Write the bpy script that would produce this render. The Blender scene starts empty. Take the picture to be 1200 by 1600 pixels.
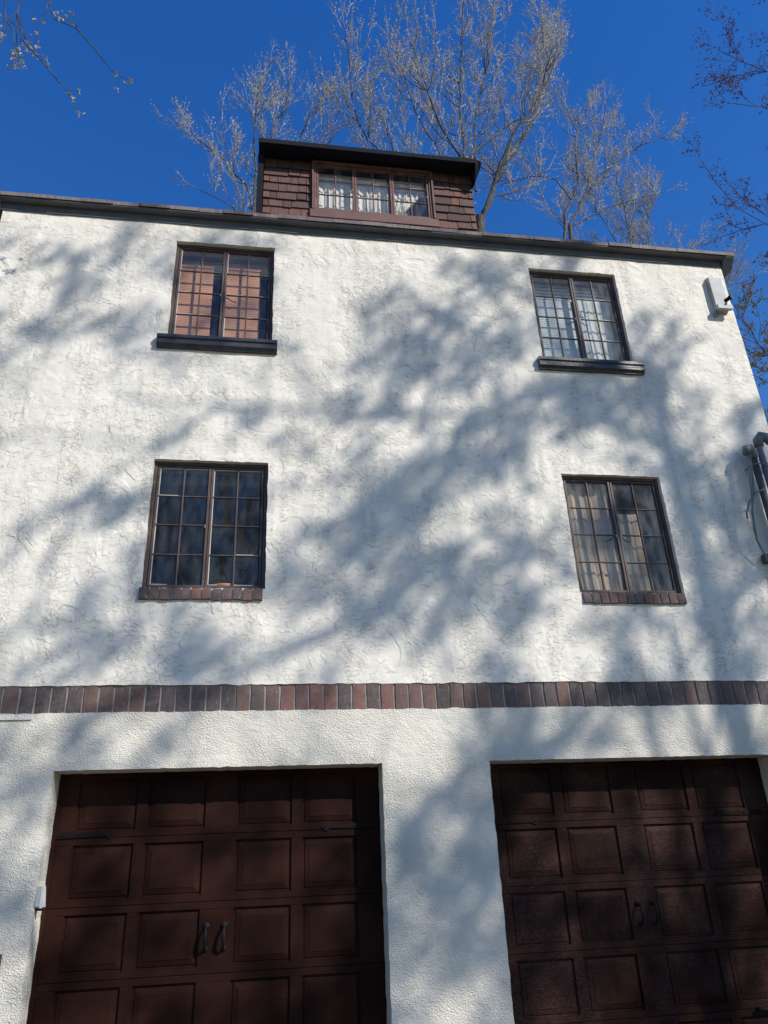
import bpy, math, random
import numpy as np
from mathutils import Vector, noise
R = math.radians
scene = bpy.context.scene
col = scene.collection

# ------------------------------------------------------------------ camera, world, sun, exposure
yaw, pitch, roll, FPX = .1652555, .441993, -.0444107, 1178.484
fw = Vector((math.sin(yaw)*math.cos(pitch), math.cos(yaw)*math.cos(pitch), math.sin(pitch)))
r0 = Vector((math.cos(yaw), -math.sin(yaw), 0)); u0 = r0.cross(fw)
rt = r0*math.cos(roll) + u0*math.sin(roll); up = u0*math.cos(roll) - r0*math.sin(roll)
cam = bpy.data.cameras.new('camera'); camo = bpy.data.objects.new('camera', cam); col.objects.link(camo)
from mathutils import Matrix
camo.matrix_world = Matrix(((rt.x, up.x, -fw.x, 0), (rt.y, up.y, -fw.y, -6.0), (rt.z, up.z, -fw.z, 1.5), (0, 0, 0, 1)))
cam.sensor_fit = 'VERTICAL'; cam.sensor_height = 24; cam.lens = FPX/1600*24
cam.clip_start = .05; cam.clip_end = 2000
scene.camera = camo
SUN = Vector((.94, -1.0, 1.03)).normalized()
elev = math.asin(SUN.z)
world = bpy.data.worlds.new('World'); scene.world = world; world.use_nodes = True
wn = world.node_tree; wn.nodes.clear()
sky = wn.nodes.new('ShaderNodeTexSky'); sky.sky_type = 'NISHITA'; sky.sun_disc = False
sky.sun_elevation = elev; sky.sun_rotation = math.atan2(SUN.x, SUN.y)
sky.air_density = 1.9; sky.dust_density = 0; sky.ozone_density = 9.0; sky.altitude = 0
hs = wn.nodes.new('ShaderNodeHueSaturation'); hs.inputs['Saturation'].default_value = 1.24; hs.inputs['Hue'].default_value = .518
bg = wn.nodes.new('ShaderNodeBackground'); bg.inputs[1].default_value = .122
wo = wn.nodes.new('ShaderNodeOutputWorld')
wn.links.new(sky.outputs[0], hs.inputs['Color']); wn.links.new(hs.outputs[0], bg.inputs[0]); wn.links.new(bg.outputs[0], wo.inputs[0])
sl = bpy.data.lights.new('sun', 'SUN'); sl.energy = 4.4; sl.angle = R(.53); sl.color = (1, .955, .88)
so = bpy.data.objects.new('sun', sl); col.objects.link(so); so.location = (10, -12, 30)
so.rotation_euler = SUN.to_track_quat('Z', 'Y').to_euler()
scene.view_settings.view_transform = 'Standard'; scene.view_settings.look = 'None'
scene.view_settings.exposure = .17; scene.view_settings.gamma = 1
scene.render.engine = 'CYCLES'
scene.cycles.transparent_max_bounces = 24; scene.cycles.max_bounces = 6
scene.cycles.use_denoising = True

# ------------------------------------------------------------------ materials
def mat(name):
    m = bpy.data.materials.new(name); m.use_nodes = True
    n = m.node_tree.nodes; b = n['Principled BSDF']
    return m, m.node_tree, b
class NT:
    def __init__(s, nt): s.nt = nt
    def n(s, t, **k):
        x = s.nt.nodes.new(t)
        for a, v in k.items():
            if isinstance(v, bpy.types.NodeSocket): s.nt.links.new(v, x.inputs[a.replace('_', ' ')])
            elif a in x.bl_rna.properties: setattr(x, a, v)
            else: x.inputs[a.replace('_', ' ')].default_value = v
        return x
    def coord(s, scale=(1, 1, 1), rot=(0, 0, 0), world=False):
        if world:
            g = s.nt.nodes.new('ShaderNodeNewGeometry').outputs['Position']
        else:
            g = s.nt.nodes.new('ShaderNodeTexCoord').outputs['Object']
        m = s.nt.nodes.new('ShaderNodeMapping'); m.inputs['Scale'].default_value = scale; m.inputs['Rotation'].default_value = rot
        s.nt.links.new(g, m.inputs[0]); return m.outputs[0]
    def noise(s, vec, scale, detail=3, dist=0, rough=.5):
        x = s.nt.nodes.new('ShaderNodeTexNoise'); s.nt.links.new(vec, x.inputs['Vector'])
        x.inputs['Scale'].default_value = scale; x.inputs['Detail'].default_value = detail
        x.inputs['Distortion'].default_value = dist; x.inputs['Roughness'].default_value = rough
        return x.outputs['Fac']
    def rng(s, v, a, b, c=0, d=1):
        x = s.nt.nodes.new('ShaderNodeMapRange'); s.nt.links.new(v, x.inputs[0])
        x.inputs[1].default_value = a; x.inputs[2].default_value = b; x.inputs[3].default_value = c; x.inputs[4].default_value = d
        return x.outputs[0]
    def math(s, op, a, b):
        x = s.nt.nodes.new('ShaderNodeMath'); x.operation = op
        for i, v in enumerate((a, b)):
            if isinstance(v, (int, float)): x.inputs[i].default_value = v
            else: s.nt.links.new(v, x.inputs[i])
        return x.outputs[0]
    def mix(s, f, a, b):
        x = s.nt.nodes.new('ShaderNodeMix'); x.data_type = 'RGBA'
        if isinstance(f, (int, float)): x.inputs[0].default_value = f
        else: s.nt.links.new(f, x.inputs[0])
        for i, v in ((6, a), (7, b)):
            if isinstance(v, tuple): x.inputs[i].default_value = v + (1,) if len(v) == 3 else v
            else: s.nt.links.new(v, x.inputs[i])
        return x.outputs[2]
    def ramp(s, v, stops, interp='LINEAR'):
        x = s.nt.nodes.new('ShaderNodeValToRGB'); s.nt.links.new(v, x.inputs[0])
        x.color_ramp.interpolation = interp
        e = x.color_ramp.elements
        while len(e) < len(stops): e.new(.5)
        for i, (p, c) in enumerate(stops): e[i].position = p; e[i].color = c + (1,)
        return x.outputs[0]
    def bump(s, h, dist, bsdf, strength=1.0):
        x = s.nt.nodes.new('ShaderNodeBump'); s.nt.links.new(h, x.inputs['Height'])
        x.inputs['Distance'].default_value = dist; x.inputs['Strength'].default_value = strength
        s.nt.links.new(x.outputs[0], bsdf.inputs['Normal'])
def simple(name, c, rough=.6, metal=0, var=.15, scale=8, bump=0, bscale=40, spec=.5):
    m, nt, b = mat(name); t = NT(nt)
    v = t.coord()
    f = t.noise(v, scale, 4)
    lo = tuple(x*(1-var) for x in c); hi = tuple(min(1, x*(1+var)) for x in c)
    nt.links.new(t.mix(t.rng(f, .3, .7), lo, hi), b.inputs['Base Color'])
    b.inputs['Roughness'].default_value = rough; b.inputs['Metallic'].default_value = metal
    b.inputs['Specular IOR Level'].default_value = spec
    if bump: t.bump(t.noise(v, bscale, 4), bump, b)
    return m

def stucco_upper():
    m, nt, b = mat('skip_trowel_stucco'); t = NT(nt)
    v = t.coord(world=True)
    a = t.noise(v, 8.5, 4, 1.1)
    e1 = t.rng(a, .488, .503)
    mk = t.rng(t.noise(v, 3.3, 3), .49, .60)
    e1m = t.math('MULTIPLY', e1, mk)
    c = t.noise(t.coord((1, 1, 1.7), (0, R(20), 0), True), 30, 6, .9, .6)
    e2 = t.rng(c, .52, .56)
    vs = t.math('MULTIPLY', t.rng(t.noise(t.coord((3.4, 1, .35), world=True), 1.5, 3), .52, .60), t.rng(t.noise(v, 5.5, 2), .38, .50))
    e2m = t.math('MULTIPLY', e2, vs)
    a3 = t.noise(t.coord((1, 1, 2.4), (0, R(-30), 0), True), 9, 5, 1.8)
    e3 = t.math('MULTIPLY', t.rng(a3, .60, .612), t.rng(t.noise(v, 3.1, 2), .44, .54))
    f = t.noise(v, 55, 3)
    w = t.noise(v, 3.0, 3)
    h = t.math('ADD', t.math('MULTIPLY', e1m, .8), t.math('MULTIPLY', e2m, .55))
    h = t.math('ADD', h, t.math('MULTIPLY', e3, .65))
    h = t.math('ADD', h, t.math('MULTIPLY', t.noise(v, 10, 3, .8), 1.1))
    h = t.math('ADD', h, t.math('MULTIPLY', f, .15))
    h = t.math('ADD', h, t.math('MULTIPLY', w, 3.2))
    pl = t.math('MULTIPLY', t.math('MULTIPLY', t.rng(t.noise(v, 3.6, 3, 1.2), .46, .51), t.rng(t.noise(v, 2.1, 3), .50, .60)), .7)
    h = t.math('ADD', h, pl)
    t.bump(h, .0058, b)
    cc = t.mix(t.rng(t.noise(v, 1.1, 4), .3, .7), (.75, .705, .615), (.83, .78, .685))
    st = t.math('MULTIPLY', t.rng(t.noise(t.coord((5, 1, .35), world=True), 1.4, 4), .50, .72), t.rng(t.noise(v, 1.7, 4), .35, .65))
    cc = t.mix(t.math('MULTIPLY', st, .38), cc, (.52, .50, .46))
    nt.links.new(cc, b.inputs['Base Color']); b.inputs['Roughness'].default_value = .85
    b.inputs['Specular IOR Level'].default_value = .2
    return m
def stucco_lower():
    m, nt, b = mat('roughcast_stucco'); t = NT(nt)
    v = t.coord((1, 1, 1.3), (0, R(35), 0), True)
    a = t.noise(v, 80, 5, .4)
    c = t.noise(v, 14, 3, .5)
    f = t.noise(v, 120, 2)
    am = t.rng(t.noise(v, 2.4, 3), .35, .65, .45, 1.15)
    h = t.math('ADD', t.math('MULTIPLY', t.math('MULTIPLY', t.rng(a, .35, .68), .75), am), t.math('MULTIPLY', c, 1.1))
    h = t.math('ADD', h, t.math('MULTIPLY', t.noise(v, 5, 3), 1.8))
    h = t.math('ADD', h, t.math('MULTIPLY', f, .15))
    t.bump(h, .0070, b)
    cc = t.mix(t.rng(t.noise(v, 1.3, 4), .3, .7), (.72, .67, .575), (.80, .745, .64))
    cc = t.mix(t.math('MULTIPLY', t.rng(t.noise(t.coord((1, 1, .7), world=True), 2.6, 5), .50, .72), .35), cc, (.50, .48, .43))
    nt.links.new(cc, b.inputs['Base Color']); b.inputs['Roughness'].default_value = .9
    b.inputs['Specular IOR Level'].default_value = .2
    return m
def brick_mat():
    m, nt, b = mat('old_brick'); t = NT(nt)
    oi = nt.nodes.new('ShaderNodeObjectInfo').outputs['Random']
    base = t.ramp(oi, [(0, (.085, .064, .060)), (.20, (.135, .078, .066)), (.40, (.075, .062, .062)), (.58, (.155, .084, .068)),
                       (.78, (.060, .047, .046)), (.88, (.21, .092, .070))], 'CONSTANT')
    v = t.coord(world=True)
    n1 = t.rng(t.noise(v, 30, 5), .35, .7)
    c = t.mix(t.math('MULTIPLY', n1, .6), base, (.16, .125, .115))
    c = t.mix(t.math('MULTIPLY', t.rng(t.noise(v, 11, 4), .5, .7), .5), c, (.06, .045, .042))
    eff = t.rng(t.noise(t.coord((1, 1, .35), world=True), 60, 4), .66, .72)
    c = t.mix(t.math('MULTIPLY', eff, .55), c, (.4, .37, .33))
    nt.links.new(c, b.inputs['Base Color']); b.inputs['Roughness'].default_value = .85
    t.bump(t.noise(v, 90, 4), .002, b)
    return m
def worn_paint(name, c, chip, lo=.66, rough=.6):
    m, nt, b = mat(name); t = NT(nt)
    v = t.coord(world=True)
    n = t.noise(v, 55, 5, .5)
    c2 = t.mix(t.rng(t.noise(v, 9, 3), .35, .65), tuple(x*.75 for x in c), tuple(x*1.25 for x in c))
    cc = t.mix(t.rng(n, lo, lo+.03), c2, chip)
    nt.links.new(cc, b.inputs['Base Color']); b.inputs['Roughness'].default_value = rough
    t.bump(n, .0012, b)
    return m
def door_mat(name, wear):
    m, nt, b = mat(name); t = NT(nt)
    g = t.noise(t.coord((2.2, 8, 60), world=True), 2.5, 6, .4)
    big = t.noise(t.coord(world=True), 2.2, 4)
    n2 = t.noise(t.coord((8, 8, 40), world=True), 6, 5, 1)
    base = t.mix(t.rng(big, .35, .65), (.0125, .0042, .0028), (.034, .0118, .0080))
    w = t.math('MULTIPLY', t.math('MULTIPLY', t.rng(n2, .48, .66), t.rng(big, .40, .62)), wear)
    c = t.mix(w, base, (.065, .045, .040))
    nt.links.new(c, b.inputs['Base Color'])
    nt.links.new(t.rng(g, .3, .7, .5, .7), b.inputs['Roughness'])
    b.inputs['Specular IOR Level'].default_value = .08
    t.bump(g, .0016, b)
    return m
def glass_mat(name='window_glass', tint=(.982, .988, .985), dirt=.05, wav=.0003):
    m = bpy.data.materials.new(name); m.use_nodes = True; nt = m.node_tree; nt.nodes.clear(); t = NT(nt)
    out = nt.nodes.new('ShaderNodeOutputMaterial')
    lw = nt.nodes.new('ShaderNodeLayerWeight'); lw.inputs[0].default_value = .5
    p5 = t.math('POWER', lw.outputs['Facing'], 5.0)
    F = t.math('ADD', t.math('MULTIPLY', p5, .95), .036)
    tr = nt.nodes.new('ShaderNodeBsdfTransparent'); tr.inputs[0].default_value = tint + (1,)
    gl = nt.nodes.new('ShaderNodeBsdfGlossy'); gl.inputs['Roughness'].default_value = .015
    bm = nt.nodes.new('ShaderNodeBump'); bm.inputs['Distance'].default_value = wav
    nt.links.new(t.noise(t.coord(world=True), 7, 2, 1.0), bm.inputs['Height']); nt.links.new(bm.outputs[0], gl.inputs['Normal'])
    mx = nt.nodes.new('ShaderNodeMixShader'); nt.links.new(F, mx.inputs[0]); nt.links.new(tr.outputs[0], mx.inputs[1]); nt.links.new(gl.outputs[0], mx.inputs[2])
    df = nt.nodes.new('ShaderNodeBsdfDiffuse'); df.inputs[0].default_value = (.55, .55, .52, 1)
    dm = nt.nodes.new('ShaderNodeMixShader')
    nt.links.new(t.rng(t.noise(t.coord((1, 1, .35), world=True), 14, 6), .4, .75, dirt*.3, dirt*1.6), dm.inputs[0])
    nt.links.new(mx.outputs[0], dm.inputs[1]); nt.links.new(df.outputs[0], dm.inputs[2]); nt.links.new(dm.outputs[0], out.inputs[0])
    return m
def bark_mat(name, a, b2):
    m, nt, b = mat(name); t = NT(nt)
    v = t.coord((1, 1, .3), world=True)
    n = t.noise(v, 14, 5, .6)
    nt.links.new(t.mix(t.rng(n, .35, .65), a, b2), b.inputs['Base Color']); b.inputs['Roughness'].default_value = .9
    t.bump(n, .02, b)
    return m
def bud_mat(name, a, b2, trans=.3):
    m, nt, b = mat(name); t = NT(nt)
    n = t.noise(t.coord(world=True), 3.1, 3)
    n2 = t.noise(t.coord(world=True), 23, 1)
    f = t.math('ADD', t.math('MULTIPLY', n, .5), t.math('MULTIPLY', n2, .5))
    c = t.mix(t.rng(f, .38, .62), a, b2)
    nt.links.new(c, b.inputs['Base Color']); b.inputs['Roughness'].default_value = .6
    out = nt.nodes['Material Output']; tl = nt.nodes.new('ShaderNodeBsdfTranslucent'); nt.links.new(c, tl.inputs[0])
    mx = nt.nodes.new('ShaderNodeMixShader'); mx.inputs[0].default_value = trans
    nt.links.new(b.outputs[0], mx.inputs[1]); nt.links.new(tl.outputs[0], mx.inputs[2]); nt.links.new(mx.outputs[0], out.inputs[0])
    return m
def shingle_mat(name, stops):
    m, nt, b = mat(name); t = NT(nt)
    oi = nt.nodes.new('ShaderNodeObjectInfo').outputs['Random']
    base = t.ramp(oi, stops)
    g = t.noise(t.coord((40, 10, 2.5), world=True), 2.2, 5, .3)
    c = t.mix(t.rng(g, .35, .7, 0, .55), base, (.045, .02, .018))
    nt.links.new(c, b.inputs['Base Color']); b.inputs['Roughness'].default_value = .8
    t.bump(g, .004, b)
    return m
def curtain_mat(name, a, b2, trans=.12, stripe=False):
    m, nt, b = mat(name); t = NT(nt)
    n = t.noise(t.coord((9, 1, .6), world=True), 1.5, 3)
    c = t.mix(t.rng(n, .35, .62), a, b2)
    nt.links.new(c, b.inputs['Base Color']); b.inputs['Roughness'].default_value = .9
    out = nt.nodes['Material Output']; tl = nt.nodes.new('ShaderNodeBsdfTranslucent'); nt.links.new(c, tl.inputs[0])
    mx = nt.nodes.new('ShaderNodeMixShader'); mx.inputs[0].default_value = trans
    nt.links.new(b.outputs[0], mx.inputs[1]); nt.links.new(tl.outputs[0], mx.inputs[2]); nt.links.new(mx.outputs[0], out.inputs[0])
    t.bump(t.noise(t.coord((60, 1, 60), world=True), 6, 2), .001, b)
    return m
M = dict(
    su=stucco_upper(), sl=stucco_lower(), brick=brick_mat(),
    mortar=simple('mortar', (.30, .28, .25), .9, bump=.003),
    frame=worn_paint('brown_window_paint', (.075, .05, .045), (.5, .47, .42), .70),
    frame_red=worn_paint('red_brown_window_paint', (.135, .062, .048), (.45, .4, .35), .74),
    putty_lit_edge=simple('putty_lit_edge', (.6, .58, .52), .7),
    sill=worn_paint('dark_sill_paint', (.05, .048, .05), (.35, .33, .3), .74, .28),
    fascia=simple('dark_fascia', (.11, .118, .13), .8, bump=.001, bscale=15),
    dfascia=simple('black_dormer_fascia', (.012, .014, .020), .9, spec=.15),
    apron=simple('brown_apron_board', (.135, .064, .05), .65, bump=.001),
    door_l=door_mat('mahogany_door', .12), door_r=door_mat('worn_mahogany_door', 1.0),
    iron=simple('black_iron', (.012, .012, .013), .6, .0, .3, 20, .001, 60, spec=.15),
    hinge=simple('dark_hinge_iron', (.014, .010, .009), .7, spec=.1),
    glass=glass_mat(dirt=.025), glass_hazy=glass_mat('hazy_window_glass', (.985, .988, .985), .05, .0004), glass_dirty=glass_mat('dusty_window_glass', (.982, .986, .983), .09, .0006),
    shingle=shingle_mat('cedar_shingle', [(0, (.065, .034, .029)), (.35, (.10, .052, .043)), (.7, (.13, .068, .056)), (.92, (.18, .075, .052))]),
    roofs=shingle_mat('roof_shingle', [(0, (.16, .13, .12)), (.5, (.21, .17, .155)), (1, (.26, .21, .195))]),
    white=simple('white_enamel', (.36, .37, .375), .5, var=.06),
    conduit=simple('painted_conduit', (.15, .16, .17), .55, var=.2),
    conduit_dark=simple('grey_conduit', (.055, .06, .068), .6, .0, var=.2),
    cable=simple('black_cable', (.02, .02, .022), .5),
    gcable=simple('grey_cable', (.16, .165, .175), .6),
    inner=simple('dark_room_wall', (.05, .048, .045), .9),
    inner_w=simple('inner_trim', (.5, .49, .46), .7),
    slat=simple('brown_blind', (.56, .27, .155), .8, var=.10, scale=6),
    greybox=simple('pale_grey_metal', (.34, .35, .355), .6),
    blindp=simple('pale_green_blind', (.70, .76, .73), .6, var=.08, scale=3),
    blindw=simple('pale_blind', (.66, .70, .70), .6, var=.05),
    curt_w=curtain_mat('white_curtain', (.78, .75, .66), (.85, .83, .76)),
    curt_b=curtain_mat('striped_beige_curtain', (.27, .24, .19), (.50, .37, .25)),
    curt_g=curtain_mat('pale_grey_curtain', (.58, .62, .60), (.78, .80, .78)),
    bark=bark_mat('grey_bark', (.028, .027, .028), (.10, .095, .09)),
    twig=simple('silvery_twig', (.34, .31, .27), .8, var=.35, scale=1.3),
    dtwig=simple('dark_twig', (.05, .035, .04), .8, var=.3, scale=1.3),
    bud=bud_mat('pale_bud', (.42, .39, .31), (.68, .65, .57), .2),
    rbud=bud_mat('red_bud', (.10, .05, .06), (.20, .11, .12)),
    gbud=bud_mat('yellow_green_leaf', (.24, .20, .10), (.46, .40, .22)),
    obud=bud_mat('oak_catkin', (.16, .12, .08), (.34, .28, .18)),
    asphalt=simple('worn_driveway', (.105, .088, .066), .9, var=.2, scale=3, bump=.004, bscale=120),
    grass=simple('ground_grass', (.13, .105, .06), .95, var=.3, scale=2, bump=.03, bscale=25),
    concrete=simple('concrete', (.3, .29, .27), .9),
)

# ------------------------------------------------------------------ mesh helpers
class MB:
    def __init__(s): s.v = []; s.f = []
    def add(s, vs, fs):
        o = len(s.v); s.v += [tuple(p) for p in vs]; s.f += [tuple(i+o for i in f) for f in fs]; return s
    def box(s, x0, x1, y0, y1, z0, z1):
        return s.add([(x0,y0,z0),(x1,y0,z0),(x1,y1,z0),(x0,y1,z0),(x0,y0,z1),(x1,y0,z1),(x1,y1,z1),(x0,y1,z1)],
                     [(0,3,2,1),(4,5,6,7),(0,1,5,4),(1,2,6,5),(2,3,7,6),(3,0,4,7)])
    def cbox(s, x0, x1, y0, y1, z0, z1, c=.004):   # front (y0) edges chamfered
        return s.add([(x0,y1,z0),(x1,y1,z0),(x1,y1,z1),(x0,y1,z1),
                      (x0,y0+c,z0),(x1,y0+c,z0),(x1,y0+c,z1),(x0,y0+c,z1),
                      (x0+c,y0,z0+c),(x1-c,y0,z0+c),(x1-c,y0,z1-c),(x0+c,y0,z1-c)],
                     [(0,3,2,1),(0,1,5,4),(1,2,6,5),(2,3,7,6),(3,0,4,7),(4,5,9,8),(5,6,10,9),(6,7,11,10),(7,4,8,11),(8,9,10,11)])
    def prism(s, poly, x0, x1):   # poly in (y,z), extruded along x
        n = len(poly)
        return s.add([(x0, y, z) for y, z in poly]+[(x1, y, z) for y, z in poly],
                     [tuple(range(n-1, -1, -1)), tuple(range(n, 2*n))]+[(i, (i+1) % n, n+(i+1) % n, n+i) for i in range(n)])
    def tube(s, pts, rad, sides=6, cap=True):
        n = len(pts); o = len(s.v); pts = [Vector(p) for p in pts]
        if not hasattr(rad, '__len__'): rad = [rad]*n
        pr = None
        for i in range(n):
            t = (pts[min(i+1, n-1)]-pts[max(i-1, 0)]).normalized()
            a = Vector((0, 0, 1)) if abs(t.z) < .95 else Vector((1, 0, 0))
            if pr is not None: a = pr
            u = (a - t*a.dot(t)).normalized(); pr = u; w = t.cross(u)
            for k in range(sides):
                q = 2*math.pi*k/sides; s.v.append(tuple(pts[i]+(u*math.cos(q)+w*math.sin(q))*rad[i]))
        for i in range(n-1):
            for k in range(sides):
                a = o+i*sides+k; b = o+i*sides+(k+1) % sides
                s.f.append((a, b, b+sides, a+sides))
        if cap: s.f.append(tuple(o+k for k in range(sides-1, -1, -1))); s.f.append(tuple(o+(n-1)*sides+k for k in range(sides)))
        return s
    def mesh(s, name, m, smooth=False):
        me = bpy.data.meshes.new(name); me.from_pydata(s.v, [], s.f); me.materials.append(m); me.update()
        if smooth: me.polygons.foreach_set('use_smooth', [True]*len(me.polygons))
        return me
    def build(s, name, m, parent=None, smooth=False, loc=None):
        return link(name, s.mesh(name, m, smooth), parent, loc)
def link(name, me, parent=None, loc=None, offset=True):
    o = bpy.data.objects.new(name, me); col.objects.link(o)
    root = Vector((0, 0, 0)); p = parent
    while p: root += Vector(p.location); p = p.parent
    if parent: o.parent = parent
    o.location = (Vector(loc) if loc else Vector((0, 0, 0))) - root
    return o
def tag(o, label=None, cat=None, group=None, kind=None):
    if label: o['label'] = label
    if cat: o['category'] = cat
    if group: o['group'] = group
    if kind: o['kind'] = kind
    return o
def empty(name, loc=(0, 0, 0), label=None, cat=None, group=None):
    o = bpy.data.objects.new(name, None); col.objects.link(o); o.location = loc; o.empty_display_size = .2
    return tag(o, label, cat, group)
def npmesh(name, V, F, m, parent, kind=None):
    k = F.shape[1]; me = bpy.data.meshes.new(name)
    me.vertices.add(len(V)); me.vertices.foreach_set('co', V.astype(np.float32).ravel())
    me.loops.add(F.size); me.loops.foreach_set('vertex_index', F.astype(np.int32).ravel())
    me.polygons.add(len(F)); me.polygons.foreach_set('loop_start', np.arange(0, F.size, k, dtype=np.int32))
    me.polygons.foreach_set('loop_total', np.full(len(F), k, dtype=np.int32))
    me.materials.append(m); me.update(calc_edges=True)
    o = link(name, me, parent)
    if kind: o['kind'] = kind
    return o

# ------------------------------------------------------------------ ground
def ground():
    xs = [-900, -300, -120, -60, -30, -15]+[x*1.5 for x in range(-9, 20)]+[40, 60, 120, 300, 900]
    ys = [-900, -300, -120, -60, -30, -15, -8, -3, 0]+[.8*k for k in range(1, 16)]+[16, 22, 30, 60, 120, 300, 900]
    V = []
    for y in ys:
        for x in xs:
            t = min(1, max(0, (y-1)/8)); h = 3.0*t*t*(3-2*t)
            h += (noise.noise(Vector((x*.15, y*.15, 3)))*.25 if (y > 1 or x < -6 or x > 8) and abs(x) < 100 else 0)
            V.append((x, y, h - .02))
    n = len(xs); F = [(j*n+i, j*n+i+1, (j+1)*n+i+1, (j+1)*n+i) for j in range(len(ys)-1) for i in range(n-1)]
    MB().add(V, F).build('ground', M['grass'], smooth=True)['kind'] = 'structure'
    MB().box(-2.6, 5.2, -24, -.02, -.3, .006).build('driveway', M['asphalt'])['kind'] = 'structure'
ground()

# ------------------------------------------------------------------ house
house = empty('house', (0, 0, 0), 'white stucco house with brick band, small-paned windows and two brown garage doors', 'house')
XL, XR = -2.73, 5.07
ZB0, ZB1, ZT = 2.647, 2.851, 7.74
WIN = [(-1.024, -.030, 6.185, 7.396), (2.726, 3.722, 6.185, 7.396), (-1.024, -.030, 3.642, 4.837), (2.726, 3.722, 3.642, 4.837)]
GAR = [(-1.498, .899, 0, 2.237), (1.750, 4.190, 0, 2.237)]
def wall_part(label, x0, x1, z0, z1, holes, m, depth, jit, amp, torn):
    step = .045
    def axis(a, b, cuts):
        c = sorted(set([a, b]+[q for q in cuts if a < q < b])); out = []
        for i in range(len(c)-1):
            k = max(1, int(round((c[i+1]-c[i])/step)))
            out += [c[i]+(c[i+1]-c[i])*j/k for j in range(k)]
        return out+[b]
    xs = axis(x0, x1, [h[0] for h in holes]+[h[1] for h in holes]); zs = axis(z0, z1, [h[2] for h in holes]+[h[3] for h in holes])
    V = []; idx = {}
    def edge_amt(x, z):
        d = 9
        for h in holes:
            dx = max(h[0]-x, 0, x-h[1]); dz = max(h[2]-z, 0, z-h[3])
            if dx == 0 and dz == 0: dd = 0
            else: dd = math.hypot(dx, dz)
            d = min(d, dd)
        return max(0, 1-d/.07)
    for j, z in enumerate(zs):
        for i, x in enumerate(xs):
            e = edge_amt(x, z)
            tb = 0
            if torn and (abs(z-z0) < 1e-6 or abs(z-z1) < 1e-6) and z > .1: tb = 1
            nx = noise.noise(Vector((x*17, 0, z*17)))*jit*e
            nz = noise.noise(Vector((x*17, 5, z*17)))*jit*e + noise.noise(Vector((x*11, 9, z*2)))*.009*tb + noise.noise(Vector((x*35, 9, z*2)))*.005*tb
            if z < .1: nz = 0
            y = noise.noise(Vector((x*3, 1, z*3)))*amp + noise.noise(Vector((x*9, 3, z*9)))*amp*.5
            y += -.0015*max(0, 1-abs(e-.5)*2)     # slightly built-up lip round the openings
            idx[i, j] = len(V); V.append((x+nx, y, z+nz))
    def inside(xc, zc):
        return any(h[0] < xc < h[1] and h[2] < zc < h[3] for h in holes)
    F = []; edges = {}
    for j in range(len(zs)-1):
        for i in range(len(xs)-1):
            if inside((xs[i]+xs[i+1])/2, (zs[j]+zs[j+1])/2): continue
            q = (idx[i, j], idx[i+1, j], idx[i+1, j+1], idx[i, j+1]); F.append(q)
            for k in range(4):
                a, b = q[k], q[(k+1) % 4]
                if (b, a) in edges: del edges[b, a]
                else: edges[a, b] = 1
    # every open edge turns the corner and runs back into the wall
    ring = {}
    def back(v, lvl):
        key = (v, lvl)
        if key not in ring:
            x, y, z = V[v]
            ring[key] = len(V)
            V.append((x, y+.006, z) if lvl == 0 else (x, depth, z))
        return ring[key]
    # inset for a rounded arris: move the front ring a hair outwards
    for a, b in list(edges):
        a0, b0, a1, b1 = back(a, 0), back(b, 0), back(a, 1), back(b, 1)
        F.append((b, a, a0, b0)); F.append((b0, a0, a1, b1))
    o = MB().add(V, F).build('stucco_wall', m, house, smooth=False)
    o['label'] = label
    return o
wall_part('trowelled white stucco above the brick band', XL, XR, ZB1, ZT, WIN, M['su'], .20, .007, .007, True)
wall_part('coarse roughcast white stucco round the garage doors', XL, XR, 0, ZB0, GAR, M['sl'], .22, .006, .006, True)
MB().box(XL+.003, XR-.003, .0135, .2, ZB0-.03, ZB1+.03).build('mortar', M['mortar'], house)
# structure behind the front skin
sw = MB()
prof = [(.222, 0), (7, 0), (7, 7.55), (3.5, 9.9), (.222, 7.68)]
sw.prism(prof, XL+.004, XL+.25); sw.prism(prof, XR-.25, XR-.004)
sw.build('side_wall', M['su'], house)
MB().box(XL+.25, XR-.25, 6.8, 7, 0, 7.5).build('rear_wall', M['su'], house)
inn = MB()
for z in (2.42, 5.15, 7.62): inn.box(XL+.25, XR-.25, .23, 6.8, z, z+.12)
inn.box(XL+.25, XR-.25, 3.2, 3.3, 2.54, 5.15); inn.box(XL+.25, XR-.25, 3.2, 3.3, 5.27, 7.62); inn.box(1.2, 1.3, .23, 3.2, 2.54, 5.15); inn.box(1.2, 1.3, .23, 3.2, 5.27, 7.62)
inn.box(XL+.25, XR-.25, 2.5, 2.6, 0, 2.42)
inn.build('interior_wall', M['inner'], house)
MB().box(XL+.1, XR-.1, .221, 6.8, -.2, -.01).build('foundation', M['concrete'], house)

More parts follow.
